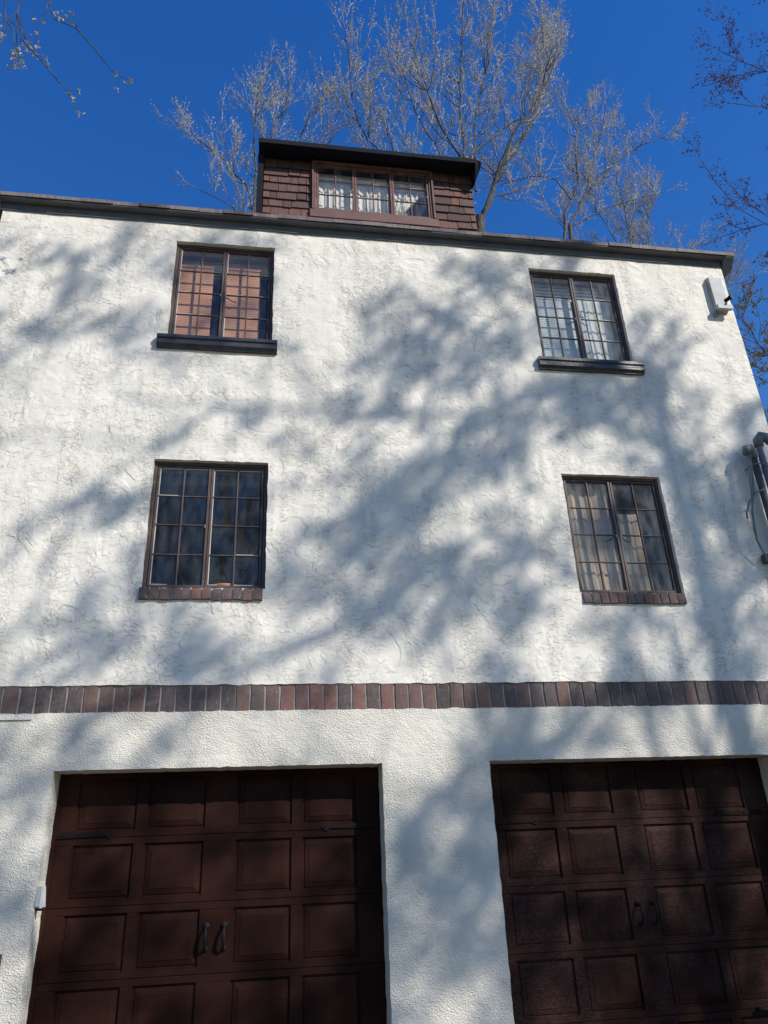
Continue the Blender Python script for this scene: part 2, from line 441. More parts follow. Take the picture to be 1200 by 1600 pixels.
# bricks
rnd = random.Random(7)
def brick_meshes(w, d, h, n, m, seed):
    out = []; rr = random.Random(seed)
    for k in range(n):
        xs = (-w/2, -w/6, w/6, w/2); zs = (-h/2, -h/5, h/5, h/2)
        V = []; c = .004
        for j, z in enumerate(zs):
            for i, x in enumerate(xs):
                ex = c if i in (0, 3) or j in (0, 3) else 0
                V.append((x+rr.uniform(-.002, .002), ex*.8+rr.uniform(-.0012, .0012), z+rr.uniform(-.004, .004)))
        F = [(j*4+i, j*4+i+1, j*4+i+5, j*4+i+4) for j in range(3) for i in range(3)]
        ringi = [0, 1, 2, 3, 7, 11, 15, 14, 13, 12, 8, 4]; o = 16
        for q in ringi: V.append((V[q][0], d, V[q][2]))
        for k2 in range(12):
            a, b = ringi[k2], ringi[(k2+1) % 12]; F.append((b, a, o+k2, o+(k2+1) % 12))
        F.append(tuple(o+k2 for k2 in range(12)))
        mb = MB(); mb.v = V; mb.f = F; out.append(mb.mesh('brick', m))
    return out
bm = brick_meshes(.097, .05, .200, 7, M['brick'], 1)
px = .1135; x = XL+.062; k = 0
while x < XR-.04:
    o = link('brick', rnd.choice(bm), house, (x+rnd.uniform(-.002, .002), .002+rnd.uniform(-.003, .003), (ZB0+ZB1)/2+rnd.uniform(-.003, .003)))
    o.rotation_euler = (0, R(rnd.uniform(-1.1, 1.1)), 0)
    x += px
# hanging loose plaster edge under the band at the far left
MB().prism([(-.012, 2.60), (.02, 2.60), (.02, 2.635), (-.006, 2.63)], -2.3, -1.70).build('plaster_ledge', M['sl'], house)

# ------------------------------------------------------------------ windows
glass_cache = {}
def pane_mesh(w, h, m):
    key = (round(w, 3), round(h, 3), m.name)
    if key not in glass_cache: glass_cache[key] = MB().box(-w/2, w/2, -.0015, .0015, -h/2, h/2).mesh('pane', m)
    return glass_cache[key]
def window(x0, x1, z0, z1, Y, ncol, nrow, sashes, fm, glass, label, of=.03, sf=.022, putty_lit_edge=None, zsill=None, handle=True, ajar=None):
    """x0..z1 the opening; Y the plane of the frame front; sashes side by side"""
    w = MB(); d0, d1 = Y, Y+.06
    w.cbox(x0, x0+of, d0, d1, z0, z1, .004); w.cbox(x1-of, x1, d0, d1, z0, z1, .004)
    w.cbox(x0+of, x1-of, d0, d1, z1-of, z1, .004); w.cbox(x0+of, x1-of, d0, d1, z0, z0+of*.7, .004)
    win = w.build('window', fm, house); win['label'] = label
    ix0, ix1, iz0, iz1 = x0+of+.002, x1-of-.002, z0+of*.7+.002, z1-of-.002
    sw_ = (ix1-ix0)/sashes
    for s in range(sashes):
        a, b = ix0+s*sw_+.002, ix0+(s+1)*sw_-.002
        ys = Y+.008+.002*s
        f = MB(); f.cbox(a, a+sf, ys, ys+.03, iz0, iz1, .003); f.cbox(b-sf, b, ys, ys+.03, iz0, iz1, .003)
        f.cbox(a+sf, b-sf, ys, ys+.03, iz1-sf, iz1, .003); f.cbox(a+sf, b-sf, ys, ys+.03, iz0, iz0+sf, .003)
        f.build('sash', fm, win)
        ga, gb, gz0, gz1 = a+sf, b-sf, iz0+sf, iz1-sf
        cw = (gb-ga)/ncol; rh = (gz1-gz0)/nrow; t = .007
        for c in range(1, ncol):
            xx = ga+c*cw; MB().cbox(xx-t, xx+t, ys+.006, ys+.026, gz0, gz1, .003).build('glazing_bar', fm, win)
        for r in range(1, nrow):
            zz = gz0+r*rh
            for c in range(ncol):
                MB().cbox(ga+c*cw+(t if c else 0), ga+(c+1)*cw-(t if c < ncol-1 else 0), ys+.009, ys+.024, zz-t*.8, zz+t*.8, .003).build('glazing_bar', fm, win)
        for c in range(ncol):
            for r in range(nrow):
                pw, ph = cw-.010, rh-.010
                o = link('pane', pane_mesh(pw, ph, glass), win, (ga+(c+.5)*cw, ys+.0185, gz0+(r+.5)*rh))
                o.rotation_euler = (R(rnd.uniform(-.7, .7)), 0, R(rnd.uniform(-.7, .7)))
                if putty_lit_edge:
                    q = MB(); pxl = ga+c*cw+(t if c else 0); pzt = gz0+(r+1)*rh-(t*.8 if r < nrow-1 else 0)
                    if 'l' in putty_lit_edge and c == 0 and rnd.random() < .85: q.box(pxl, pxl+.006, ys+.012, ys+.016, gz0+r*rh+.008, pzt-.006)  # white strip stands for the sunlit left reveal of the pane
                    if 't' in putty_lit_edge and r == nrow-1: q.box(pxl+.004, pxl+cw-.014, ys+.011, ys+.0155, pzt-.009, pzt)  # white strip stands for the inner frame head
                    if 'b' in putty_lit_edge and rnd.random() < .4: q.box(pxl+.002, pxl+cw*rnd.uniform(.3, .9), ys+.012, ys+.016, gz0+r*rh+.006, gz0+r*rh+.010)
                    if q.v: q.build('putty_lit_edge', M['putty_lit_edge'], win)
        if handle:     # curved casement lever inside the glass near the meeting stile
            sg = 1 if s % 2 == 0 else -1
            hx = (b-sf) if s % 2 == 0 else (a+sf); hz = gz0+(gz1-gz0)*.5-.012
            pts = [(hx-sg*.0, Y+.05, hz), (hx-sg*.03, Y+.055, hz-.008), (hx-sg*.06, Y+.06, hz-.03), (hx-sg*.09, Y+.06, hz-.04), (hx-sg*.105, Y+.06, hz-.03)]
            MB().tube(pts, [.006, .006, .005, .005, .004], 6).build('latch_handle', M['iron'], win, True)
            MB().box(hx-.004, hx+.004, ys+.004, ys+.0085, hz-.012, hz+.016).build('latch_plate', M['putty_lit_edge'], win)
    return win
wUL = window(*WIN[0], .045, 2, 4, 2, M['frame'], M['glass'], 'brown casement window with brown blinds behind it, upper left', putty_lit_edge='lb')
wUR = window(*WIN[1], .045, 2, 4, 2, M['frame'], M['glass_dirty'], 'dark casement window with pale hangings behind dusty panes, upper right', putty_lit_edge='b')
wLL = window(*WIN[2], .045, 2, 4, 2, M['frame'], M['glass'], 'brown casement window with dark panes, white chips and painted sunlit edges, lower left', putty_lit_edge='ltb')
wLR = window(*WIN[3], .045, 2, 4, 2, M['frame'], M['glass_dirty'], 'dark casement window with striped beige curtain, lower right', putty_lit_edge=None)
# inner plaster reveals behind each frame
for h in WIN:
    q = MB(); q.box(h[0]-.02, h[0], .201, .3, h[2], h[3]); q.box(h[1], h[1]+.02, .201, .3, h[2], h[3])
    q.box(h[0]-.02, h[1]+.02, .201, .3, h[3], h[3]+.02); q.box(h[0]-.02, h[1]+.02, .11, .34, h[2]-.03, h[2]-.002)
    q.build('inner_reveal', M['inner_w'], house)
# moulded wooden sills of the upper windows
for a, b, lab in ((-1.105, .022, None), (2.665, 3.800, None)):
    poly = [(.10, 6.183), (-.050, 6.172), (-.062, 6.160), (-.062, 6.128), (-.048, 6.118), (-.048, 6.098), (-.056, 6.088), (-.056, 6.062), (-.040, 6.050), (-.028, 6.044), (-.028, 6.030), (.02, 6.030)]
    MB().prism(poly, a, b).build('wooden_sill', M['sill'], house)
# rowlock brick sills of the lower windows
sbm = brick_meshes(.073, .07, .100, 5, M['brick'], 3)
for a, b in ((-1.036, -.045), (2.742, 3.714)):
    sill = MB().box(a+.004, b-.004, .012, .10, 3.542, 3.636).build('brick_sill', M['mortar'], house)
    n = 12; pw = (b-a)/n
    for k in range(n):
        o = link('brick', rnd.choice(sbm), sill, (a+(k+.5)*pw, -.022+rnd.uniform(-.004, .004), 3.590+rnd.uniform(-.003, .003)))
        o.rotation_euler = (R(-6), R(rnd.uniform(-1, 1)), 0)

# ------------------------------------------------------------------ garage doors
def garage_door(x0, x1, cols, m, label, d=.22):
    back = MB().box(x0-.05, x1+.05, d+.022, d+.04, .0, 2.30).build('garage_door', m, house); back['label'] = label
    rows = [(.041, .399), (.490, .847), (.938, 1.294), (1.387, 1.742), (1.837, 2.195)]
    secs = [(.0, .4445), (.4475, .8925), (.8955, 1.3405), (1.3435, 1.7885), (1.7915, 2.30)]
    for (r0_, r1_), (s0, s1) in zip(rows, secs):
        q = MB(); q.cbox(x0-.05, x1+.05, d, d+.022, s0, r0_, .002); q.cbox(x0-.05, x1+.05, d, d+.022, r1_, s1, .002)
        e = [x0-.05]+[c for cc in cols for c in cc]+[x1+.05]
        for i in range(0, len(e), 2): q.box(e[i], e[i+1], d+.0005, d+.022, r0_, r1_)
        # stepped moulding inside each opening
        q.build('door_section', m, back)
        for a, b in cols:
            mo = MB(); t = .012
            V = []
            for (ins, y) in ((0, d+.0005), (.003, d+.017), (.013, d+.018), (.018, d+.012), (.050, d+.006), (.053, d+.003)):
                V += [(a+ins, y, r0_+ins), (b-ins, y, r0_+ins), (b-ins, y, r1_-ins), (a+ins, y, r1_-ins)]
            F = []
            for L in range(5):
                for k in range(4):
                    i0 = L*4+k; i1 = L*4+(k+1) % 4; F.append((i0, i1, i1+4, i0+4))
            F.append((20, 21, 22, 23))
            mo.add(V, F).build('panel', m, back)
    return back
gl_ = garage_door(-1.498, .899, [(-1.348, -.925), (-.845, -.424), (-.188, .222), (.304, .715)], M['door_l'], 'dark reddish brown panelled garage door, left')
gr_ = garage_door(1.750, 4.190, [(1.880, 2.315), (2.396, 2.817), (3.047, 3.478), (3.555, 3.976)], M['door_r'], 'weathered dark brown panelled garage door, right')
def strap(xa, xb, z, par):
    sg = 1 if xb > xa else -1; L = abs(xb-xa)
    q = MB(); y0, y1 = .2105, .2195
    prof = [(0, .022), (L*.75, .013), (L*.84, .012), (L*.87, .026), (L*.92, .030), (L*.97, .018), (L, .0)]
    V = []; F = []
    for (x, h) in prof: V += [(xa+sg*x, y0, z-h), (xa+sg*x, y0, z+h), (xa+sg*x, y1, z-h-.001), (xa+sg*x, y1, z+h+.001)]
    for i in range(len(prof)-1):
        o = i*4; F += [(o, o+4, o+5, o+1), (o+1, o+5, o+7, o+3), (o+2, o+6, o+4, o)]
    F.append((0, 1, 3, 2)); q.add(V, F)
    for x in (.04, L*.4, L*.92): q.tube([(xa+sg*x, .204, z), (xa+sg*x, .212, z)], .008, 8)
    q.build('hinge_strap', M['hinge'], par)
strap(-1.473, -1.055, 1.812, gl_); strap(.87, .445, 1.812, gl_); strap(1.775, 2.18, 1.803, gr_); strap(4.12, 3.69, 1.806, gr_)
def pull(x, z0, z1, par):
    q = MB()
    for zz, s in ((z1, 1), (z0, .8)):      # flared rosettes
        r_ = .026*s; ring = [(x+r_*math.cos(a)*(1.15 if abs(math.sin(a)) > .5 else .95), .213, zz+r_*.9*math.sin(a)) for a in [2*math.pi*k/12 for k in range(12)]]
        q.add(ring+[(p[0], .2195, p[2]) for p in ring], [tuple(range(12))]+[(k, 12+k, 12+(k+1) % 12, (k+1) % 12) for k in range(12)])
    q.tube([(x, .214, z1), (x, .190, z1-.004), (x, .165, z1-.022), (x, .156, z1-.055), (x, .152, (z0+z1)/2), (x, .158, z0+.045), (x, .172, z0+.016), (x, .196, z0+.003), (x, .214, z0)],
           [.007, .008, .009, .011, .012, .011, .009, .008, .007], 8)
    q.build('pull_handle', M['iron'], par, True)
for x_, p_ in ((-.373, gl_), (-.247, gl_), (2.888, gr_), (3.006, gr_)): pull(x_, 1.042, 1.186, p_)
lk = MB(); lk.tube([(3.70, .19, .447), (3.70, .2195, .447)], .012, 10); lk.tube([(3.688, .188, .447), (3.74, .186, .447), (3.82, .190, .445)], [.014, .011, .009], 8)
lk.build('lock_handle', M['iron'], gr_, True)
# garage frame trim between jamb and door
for (a, b, c, d_) in GAR:
    MB().box(a-.0, a+.03, .205, .2195, 0, 2.20).build('door_stop', M['door_l'], house)

# ------------------------------------------------------------------ roof
EX0, EX1 = -2.80, 5.20
pit = math.tan(R(33))
MB().box(XL-.02, XR+.0, -.016, .2, 7.618, 7.702).build('frieze_board', M['fascia'], house)
roof = MB().prism([(-.095, 7.705), (-.095, 7.722), (3.5, 7.722+3.595*pit), (7.2, 7.722+3.595*pit-3.7*pit), (7.2, 7.7+3.595*pit-3.7*pit), (3.5, 7.700+3.595*pit-.02), (0.0, 7.705)], EX0, EX1).build('roof', M['fascia'], house)
MB().prism([(-.0, 7.60), (-.095, 7.704), (.6, 7.704+.6*pit), (.6, 7.6)], XR+.012, EX1-.002).build('rake_board', M['fascia'], roof)
MB().prism([(-.0, 7.60), (-.095, 7.704), (.6, 7.704+.6*pit), (.6, 7.6)], EX0+.002, XL-.022).build('rake_board', M['fascia'], roof)
for course in range(4):
    x = EX0-.01-(.13 if course % 2 else 0); y = -.105+course*.13
    while x < EX1:
        w = rnd.uniform(.25, .31); xe = min(x+w-.004, EX1+.012)
        if xe-x > .03:
            xs_ = max(x, EX0-.012); dz = rnd.uniform(-.003, .004); t_ = rnd.uniform(.042, .052); yy = y+rnd.uniform(-.008, .004)
            z = 7.724+(y+.095)*pit
            MB().prism([(yy, z+dz), (yy, z+t_+dz), (yy+.2, z+.2*pit+.006), (yy+.2, z+.2*pit+.001)], xs_, xe).build('shingle', M['roofs'], roof)
        x += w

# ------------------------------------------------------------------ dormer
DY = .45
dorm = MB()
dprof = [(DY+.02, 7.9), (DY+.02, 9.32), (3.3, 9.9), (3.3, 9.5)]
dorm.prism(dprof, -.19, -.13); dorm.prism(dprof, 2.30, 2.36)
dorm.box(-.13, .38, DY+.02, DY+.10, 7.95, 9.24); dorm.box(1.856, 2.30, DY+.02, DY+.10, 7.95, 9.24); dorm.box(.405, 1.83, DY+.02, DY+.10, 7.95, 8.44)
dorm = dorm.build('dormer', M['dfascia'], house); dorm['label'] = 'shingled dormer with a three-part window'
MB().box(-.13, 2.30, 2.0, 2.05, 8.0, 9.5).build('dormer_back_wall', M['inner'], dorm)
# shed roof of the dormer: dark boards, its right end turned down
dr = MB()
# roof slab outline in XZ at front, swept back and up
outline = [(-.245, 9.255), (-.255, 9.325), (.6, 9.322), (1.6, 9.318), (2.33, 9.325), (2.40, 9.312), (2.437, 9.275), (2.43, 9.21), (2.40, 9.13), (2.376, 9.06), (2.364, 9.06), (2.364, 9.255)]
yf = DY-.22
n_ = len(outline)
dr.add([(x, yf+.5*max(0, 9.255-z), z) for x, z in outline]+[(x, 3.2, z+.55) for x, z in outline],
       [tuple(range(n_))]+[(i, n_+i, n_+(i+1) % n_, (i+1) % n_) for i in range(n_)]+[tuple(range(2*n_-1, n_-1, -1))])
dr = dr.build('dormer_roof', M['dfascia'], dorm)
MB().box(-.258, -.19, DY-.06, DY+.4, 7.95, 9.25).build('corner_board', M['dfascia'], dorm)
# wall shingles
def shingles(xa, xb, zs, seed):
    rr = random.Random(seed)
    for k in range(len(zs)-1):
        z0, z1 = zs[k], zs[k+1]; x = xa
        while x < xb-.01:
            w = rr.choice([.08, .10, .13, .16, .20, .27])*rr.uniform(.85, 1.1)
            if xb-(x+w) < .05: w = xb-x
            g = rr.uniform(.002, .005); dz = rr.uniform(-.009, .009); th = rr.uniform(.012, .019)
            MB().prism([(DY-th, z0+dz), (DY+.004, z0+dz), (DY+.015, z1+.05), (DY+.010, z1+.05)], x+g, x+w-g).build('shingle', M['shingle'], dorm)
            x += w
zc = [8.20, 8.345, 8.475, 8.60, 8.73, 8.865, 8.985, 9.10, 9.22]
shingles(-.185, .375, zc, 4)
shingles(1.865, 2.36, [z+.02 for z in zc], 9)
MB().cbox(.355, 1.885, DY-.045, DY+.02, 8.33, 8.452, .004).build('apron_board', M['apron'], dorm)
wd = window(.405, 1.830, 8.455, 9.243, DY-.030, 2, 3, 3, M['frame_red'], M['glass_hazy'], 'red brown three-sash dormer window with white curtains', of=.028, sf=.024, putty_lit_edge='b')
MB().cbox(.385, 1.845, DY-.05, DY-.031, 9.215, 9.248, .003).build('head_drip', M['frame_red'], dorm)
for xx in (.392, 1.842): MB().cbox(xx-.012, xx+.012, DY-.05, DY+.02, 8.453, 9.252, .003).build('side_casing', M['frame_red'], dorm)

# ------------------------------------------------------------------ curtains, blinds
def curtain(x0, x1, z0, z1, Y, folds, amp, m, label, group=None, top=None, seed=0, gather=0, shape=None):
    rr = random.Random(seed); nx = max(24, int(folds*12)); nz = 18; V = []
    ph = [rr.uniform(0, 6.28) for _ in range(4)]
    for j in range(nz+1):
        t = j/nz; z = z0+(z1-z0)*t
        for i in range(nx+1):
            u = i/nx
            a = amp*(1-.35*t)
            y = a*math.sin(u*folds*2*math.pi+ph[0]+.8*math.sin(3*t+ph[1]))+a*.45*math.sin(u*folds*4.7*math.pi+ph[2]+t)
            xx = x0+(x1-x0)*u
            if shape: xx, z_ = shape(u, t, xx, z)
            else: z_ = z
            V.append((xx+.004*math.sin(9*t+ph[3]), Y+y, z_))
    F = [(j*(nx+1)+i, j*(nx+1)+i+1, (j+1)*(nx+1)+i+1, (j+1)*(nx+1)+i) for j in range(nz) for i in range(nx)]
    o = MB().add(V, F).build('curtain', m, None, True)
    s = o.modifiers.new('thickness', 'SOLIDIFY'); s.thickness = .002
    return tag(o, label, 'curtain', group)
g = 'curtains behind the windows'
curtain(.44, .875, 8.44, 9.02, DY+.09, 5, .014, M['curt_w'], 'white gathered curtain behind the left sash of the dormer window', g, seed=1)
curtain(.895, 1.31, 8.44, 9.03, DY+.09, 5, .014, M['curt_w'], 'white gathered curtain behind the middle sash of the dormer window', g, seed=2)
def tie(u, t, x, z):
    k = min(1, max(0, abs(t-.42)*2.2)); w = .42+.58*k if t > .42 else .42+.35*k
    return 1.35+(x-1.35)*w, z+(.03*math.sin(u*22) if t > .93 else 0)
curtain(1.35, 1.72, 8.44, 8.99, DY+.09, 5, .016, M['curt_w'], 'white tied-back curtain behind the right sash of the dormer window', g, seed=3, shape=tie)
# folded valance strips at the top of the dormer window
for a, b, lab in ((.44, .875, 'left'), (.895, 1.31, 'middle'), (1.35, 1.78, 'right')):
    q = MB()
    for k in range(5): q.box(a, b, DY+.11+.004*k, DY+.125+.004*k, 9.17-.045*k, 9.205-.045*k)
    tag(q.build('blind', M['blindw']), 'raised pale grey blind at the top of the %s dormer sash' % lab, 'blind', 'raised blinds in the dormer window')
curtain(3.25, 3.66, 6.22, 7.16, .165, 5, .007, M['curt_g'], 'whitish curtain behind the right sash of the upper right window', g, seed=5)
curtain(2.78, 3.21, 3.66, 4.80, .155, 5, .010, M['curt_b'], 'striped beige curtain behind the left sash of the lower right window', g, seed=6)
curtain(3.25, 3.52, 3.66, 4.50, .16, 3, .009, M['curt_b'], 'short tan curtain behind the right sash of the lower right window', g, seed=7)
def slat_blind(x0, x1, z0, z1, Y, m, label, group, pitch=.022):
    root = empty('blind', ((x0+x1)/2, Y, z0), label, 'blind', group)
    q = MB(); z = z0
    while z < z1-.001:
        q.prism([(Y-.0010, z+.001), (Y-.0010, z+.003), (Y, z+pitch*.985), (Y+.004, z+pitch*.96)], x0, x1); z += pitch
    s = q.build('slats', m, root); s['kind'] = 'stuff'
    MB().box(x0-.005, x1+.005, Y-.008, Y+.02, z1+.003, z1+.03).build('head_rail', m, root)
slat_blind(-.985, -.645, 6.19, 7.19, .155, M['slat'], 'brown slatted blind behind the left sash of the upper left window', 'brown blinds in the upper left window')
slat_blind(-.530, -.165, 6.19, 7.19, .155, M['slat'], 'brown slatted blind behind the right sash of the upper left window', 'brown blinds in the upper left window')
slat_blind(2.775, 3.215, 6.22, 7.10, .15, M['blindp'], 'pale lowered blind behind the left sash of the upper right window', None, .026)
q = MB()
for k in range(4): q.box(-1.0, -.06, .24+.003*k, .27+.003*k, 7.21+.045*k, 7.245+.045*k)
tag(q.build('blind', M['blindw']), 'raised pale grey blind above the brown slatted blinds', 'blind')
q = MB(); q.box(-1.0, -.06, .19, .215, 4.70, 4.80); q.box(-1.0, -.06, .186, .218, 4.69, 4.699)
tag(q.build('blind', M['conduit_dark']), 'dark rolled blind at the top of the lower left window', 'blind')
q = MB()
for k in range(5): q.box(2.78, 3.67, .20+.003*k, .225+.003*k, 7.33-.045*k, 7.36-.045*k)
tag(q.build('blind', M['blindw']), 'raised pale blind at the top of the upper right window', 'blind')
# small things on the inner sills
def lathe(name, prof, loc, m, label, cat, seg=20):
    V = []; F = []
    for r_, z in prof:
        for k in range(seg): a = 2*math.pi*k/seg; V.append((loc[0]+r_*math.cos(a), loc[1]+r_*math.sin(a), loc[2]+z))
    for j in range(len(prof)-1):
        for k in range(seg): F.append((j*seg+k, j*seg+(k+1) % seg, (j+1)*seg+(k+1) % seg, (j+1)*seg+k))
    F.append(tuple(range(seg-1, -1, -1))); F.append(tuple((len(prof)-1)*seg+k for k in range(seg)))
    return tag(MB().add(V, F).build(name, m, None, True), label, cat)
lathe('cup', [(.028, 0), (.034, .01), (.038, .09), (.034, .092), (.031, .02)], (3.555, .16, 6.183), M['white'], 'small white cup on the sill of the upper right window', 'cup')
wood = simple('tan_wood', (.34, .17, .10), .5)
lathe('bowl', [(.06, 0), (.10, .02), (.155, .07), (.148, .075), (.09, .03), (.01, .02)], (-.37, .22, 3.640), wood, 'round tan wooden bowl behind the right sash of the lower left window', 'bowl')
lathe('bowl', [(.04, 0), (.07, .015), (.10, .045), (.095, .05), (.05, .02), (.01, .015)], (-.63, .20, 3.640), wood, 'smaller tan wooden bowl at the centre of the lower left window', 'bowl')
fl = MB()
for k in range(9):
    a = 2*math.pi*k/9; c0 = Vector((3.285, .125, 6.86)); d_ = Vector((math.cos(a), .1*math.sin(3*a), math.sin(a))); e_ = Vector((-math.sin(a), 0, math.cos(a)))
    L_ = .045+.02*((k*7) % 3)/2
    fl.add([c0-Vector((0, .012, 0)), c0+d_*L_*.5+e_*.015-Vector((0, .018, 0)), c0+d_*L_, c0+d_*L_*.5-e_*.015-Vector((0, .018, 0)), c0+d_*L_*.5+Vector((0, .004, 0))], [(0, 1, 2, 3), (0, 4, 1), (1, 4, 2), (2, 4, 3), (3, 4, 0)])
tag(fl.build('white_flower_shape', M['white']), 'white flower-like star inside the upper right window', 'flower_shape')  # star of white petals close behind the glass

# ------------------------------------------------------------------ fittings on the wall
lb = empty('wall_box', (4.905, 0, 6.93), 'narrow pale grey metal box with small dark floodlight high at the right wall corner', 'wall box')
q = MB(); q.prism([(.0, 6.93), (-.065, 6.965), (-.065, 7.40), (.0, 7.43)], 4.825, 4.975); q.build('housing', M['greybox'], lb)
MB().box(4.815, 4.99, -.105, -.066, 6.93, 6.985).build('lower_shelf', M['greybox'], lb)
MB().box(4.800, 4.835, -.05, -.01, 6.875, 6.932).build('bracket', M['conduit'], lb)
q = MB(); q.tube([(4.925, -.087, 7.0), (4.925, -.11, 7.03)], .010, 8); q.tube([(4.91, -.10, 7.03), (4.945, -.135, 7.045)], .022, 12); q.tube([(4.947, -.137, 7.046), (4.958, -.148, 7.051)], .027, 12)
q.build('floodlight', M['iron'], lb, False)
# service mast with drip loops
mast = empty('service_mast', (4.76, -.10, 0), 'grey electrical service mast with weatherheads strapped to the right end of the wall', 'service mast')
MB().tube([(4.805, -.11, 5.19), (4.805, -.11, 0.05)], .031, 14).build('riser_pipe', M['conduit'], mast, True)
MB().tube([(4.715, -.10, 5.06), (4.715, -.10, 0.05)], .034, 14).build('riser_pipe', M['conduit_dark'], mast, True)
def head(pts, r_): MB().tube(pts, r_, 14).build('weatherhead', M['conduit'], mast, True)
head([(4.805, -.11, 5.16), (4.808, -.115, 5.23), (4.84, -.125, 5.27), (4.89, -.14, 5.255), (4.91, -.15, 5.19)], [.044, .050, .054, .05, .04])
head([(4.715, -.10, 5.03), (4.708, -.105, 5.09), (4.675, -.12, 5.125), (4.635, -.14, 5.11), (4.612, -.15, 5.05)], [.043, .047, .048, .043, .036])
for dx, lo in ((0, 4.33), (.028, 4.42)):
    MB().tube([(4.62+dx, -.15, 5.06), (4.585+dx, -.15, 4.8), (4.55+dx*.8, -.145, 4.6), (4.50+dx*.3, -.14, lo), (4.485+dx*.4, -.13, 4.22), (4.50, -.11, 4.14), (4.56, -.08, 4.02), (4.60, -.03, 3.98)], .0085, 8).build('drip_wire', M['gcable'], mast, True)
MB().tube([(4.70, -.16, 4.66), (4.60, -.16, 4.62), (4.50, -.155, 4.52), (4.44, -.15, 4.40), (4.435, -.15, 4.34)], .009, 8).build('drip_wire', M['gcable'], mast, True)
for z_ in (4.94, 3.6, 2.2):
    MB().tube([(4.66, -.01, z_), (4.665, -.13, z_), (4.70, -.155, z_), (4.82, -.160, z_), (4.855, -.13, z_), (4.86, -.01, z_)], .007, 6).build('pipe_strap', M['conduit'], mast)
for dz in (0, -.03):
    MB().tube([(4.91, -.15, 5.20+dz), (5.02, -.20, 5.22+dz), (5.25, -.3, 5.14+dz*2), (5.6, -.5, 5.10+dz)]+[(5.6+14.4*k/10, -.5-9.5*k/10, 5.10+3.1*(k/10)**1.5+dz) for k in range(1, 11)], .009, 8).build('service_cable', M['cable'], mast, True)
MB().box(4.57, 4.64, -.07, -.012, 3.94, 4.02).build('junction_box', M['conduit_dark'], mast)
up_ = empty('utility_pole', (20.1, -10.1, 0), 'wooden utility pole off to the right, carrying the service cable', 'utility pole')
MB().tube([(20.1, -10.1, -.2), (20.1, -10.1, 9.6)], [.15, .11], 12).build('pole', M['bark'], up_, True)
MB().box(19.4, 20.8, -10.26, -10.20, 9.0, 9.1).build('cross_arm', M['bark'], up_)
# white hinged cover on the left garage jamb
jb = empty('jamb_cover', (-1.46, .02, 1.36), 'small white folded metal cover on the left jamb of the left garage opening', 'cover')
MB().prism([(-.012, 1.365), (.030, 1.355), (.034, 1.485), (-.004, 1.49)], -1.497, -1.470).build('flange', M['white'], jb)
MB().add([(-1.468, -.012, 1.36), (-1.43, .01, 1.362), (-1.445, .012, 1.49), (-1.468, -.006, 1.492), (-1.468, .004, 1.36), (-1.434, .02, 1.362), (-1.448, .022, 1.49), (-1.468, .006, 1.492)],
         [(0, 1, 2, 3), (4, 7, 6, 5), (0, 4, 5, 1), (1, 5, 6, 2), (2, 6, 7, 3), (3, 7, 4, 0)]).build('cover_plate', M['white'], jb)
MB().box(-1.494, -1.452, .023, .036, 1.34, 1.354).build('spring_pin', M['iron'], jb)
# dark rusty plate at the left edge
ln = empty('wall_plate', (-1.70, 0, .84), 'dark rusty metal plate on the wall left of the left garage door', 'plate')
MB().cbox(-1.80, -1.655, -.020, -.008, .80, 1.10, .004).build('plate', simple('rusty_plate', (.05, .035, .03), .7), ln)
MB().tube([(-1.73, -.03, 1.07), (-1.73, -.021, 1.07)], .008, 8).build('screw', M['iron'], ln)

# ------------------------------------------------------------------ trees
def smooth_poly(pts, seg, wob, rr):
    P = [np.array(p, float) for p in pts]; P = [P[0]*2-P[1]]+P+[P[-1]*2-P[-2]]; out = []
    for i in range(1, len(P)-2):
        L = np.linalg.norm(P[i+1]-P[i]); n = max(2, int(L/seg))
        for k in range(n):
            t = k/n; a, b, c, d = P[i-1], P[i], P[i+1], P[i+2]
            q = .5*((2*b)+(-a+c)*t+(2*a-5*b+4*c-d)*t*t+(-a+3*b-3*c+d)*t**3)
            out.append(q+np.array([rr.gauss(0, wob) for _ in range(3)]))
    out.append(P[-2]); return out
def tube_np(pts, rad, sides):
    pts = np.asarray(pts, float); n = len(pts)
    T = np.gradient(pts, axis=0); T /= np.linalg.norm(T, axis=1)[:, None]+1e-9
    a = np.where(np.abs(T[:, 2:3]) < .9, np.array([[0, 0, 1.]]), np.array([[1., 0, 0]]))
    if abs(T[:, 2]).max() > .8: a = np.tile(np.array([[.8, .6, 0.05]]), (n, 1))
    U_ = a-T*(a*T).sum(1)[:, None]; U_ /= np.linalg.norm(U_, axis=1)[:, None]+1e-9; W = np.cross(T, U_)
    ang = np.arange(sides)*2*math.pi/sides
    V = pts[:, None, :]+(U_[:, None, :]*np.cos(ang)[None, :, None]+W[:, None, :]*np.sin(ang)[None, :, None])*np.asarray(rad)[:, None, None]
    V = V.reshape(-1, 3); F = []
    for i in range(n-1):
        for k in range(sides):
            a0 = i*sides+k; b0 = i*sides+(k+1) % sides; F += [(a0, b0, b0+sides), (a0, b0+sides, a0+sides)]
    return V, np.array(F)
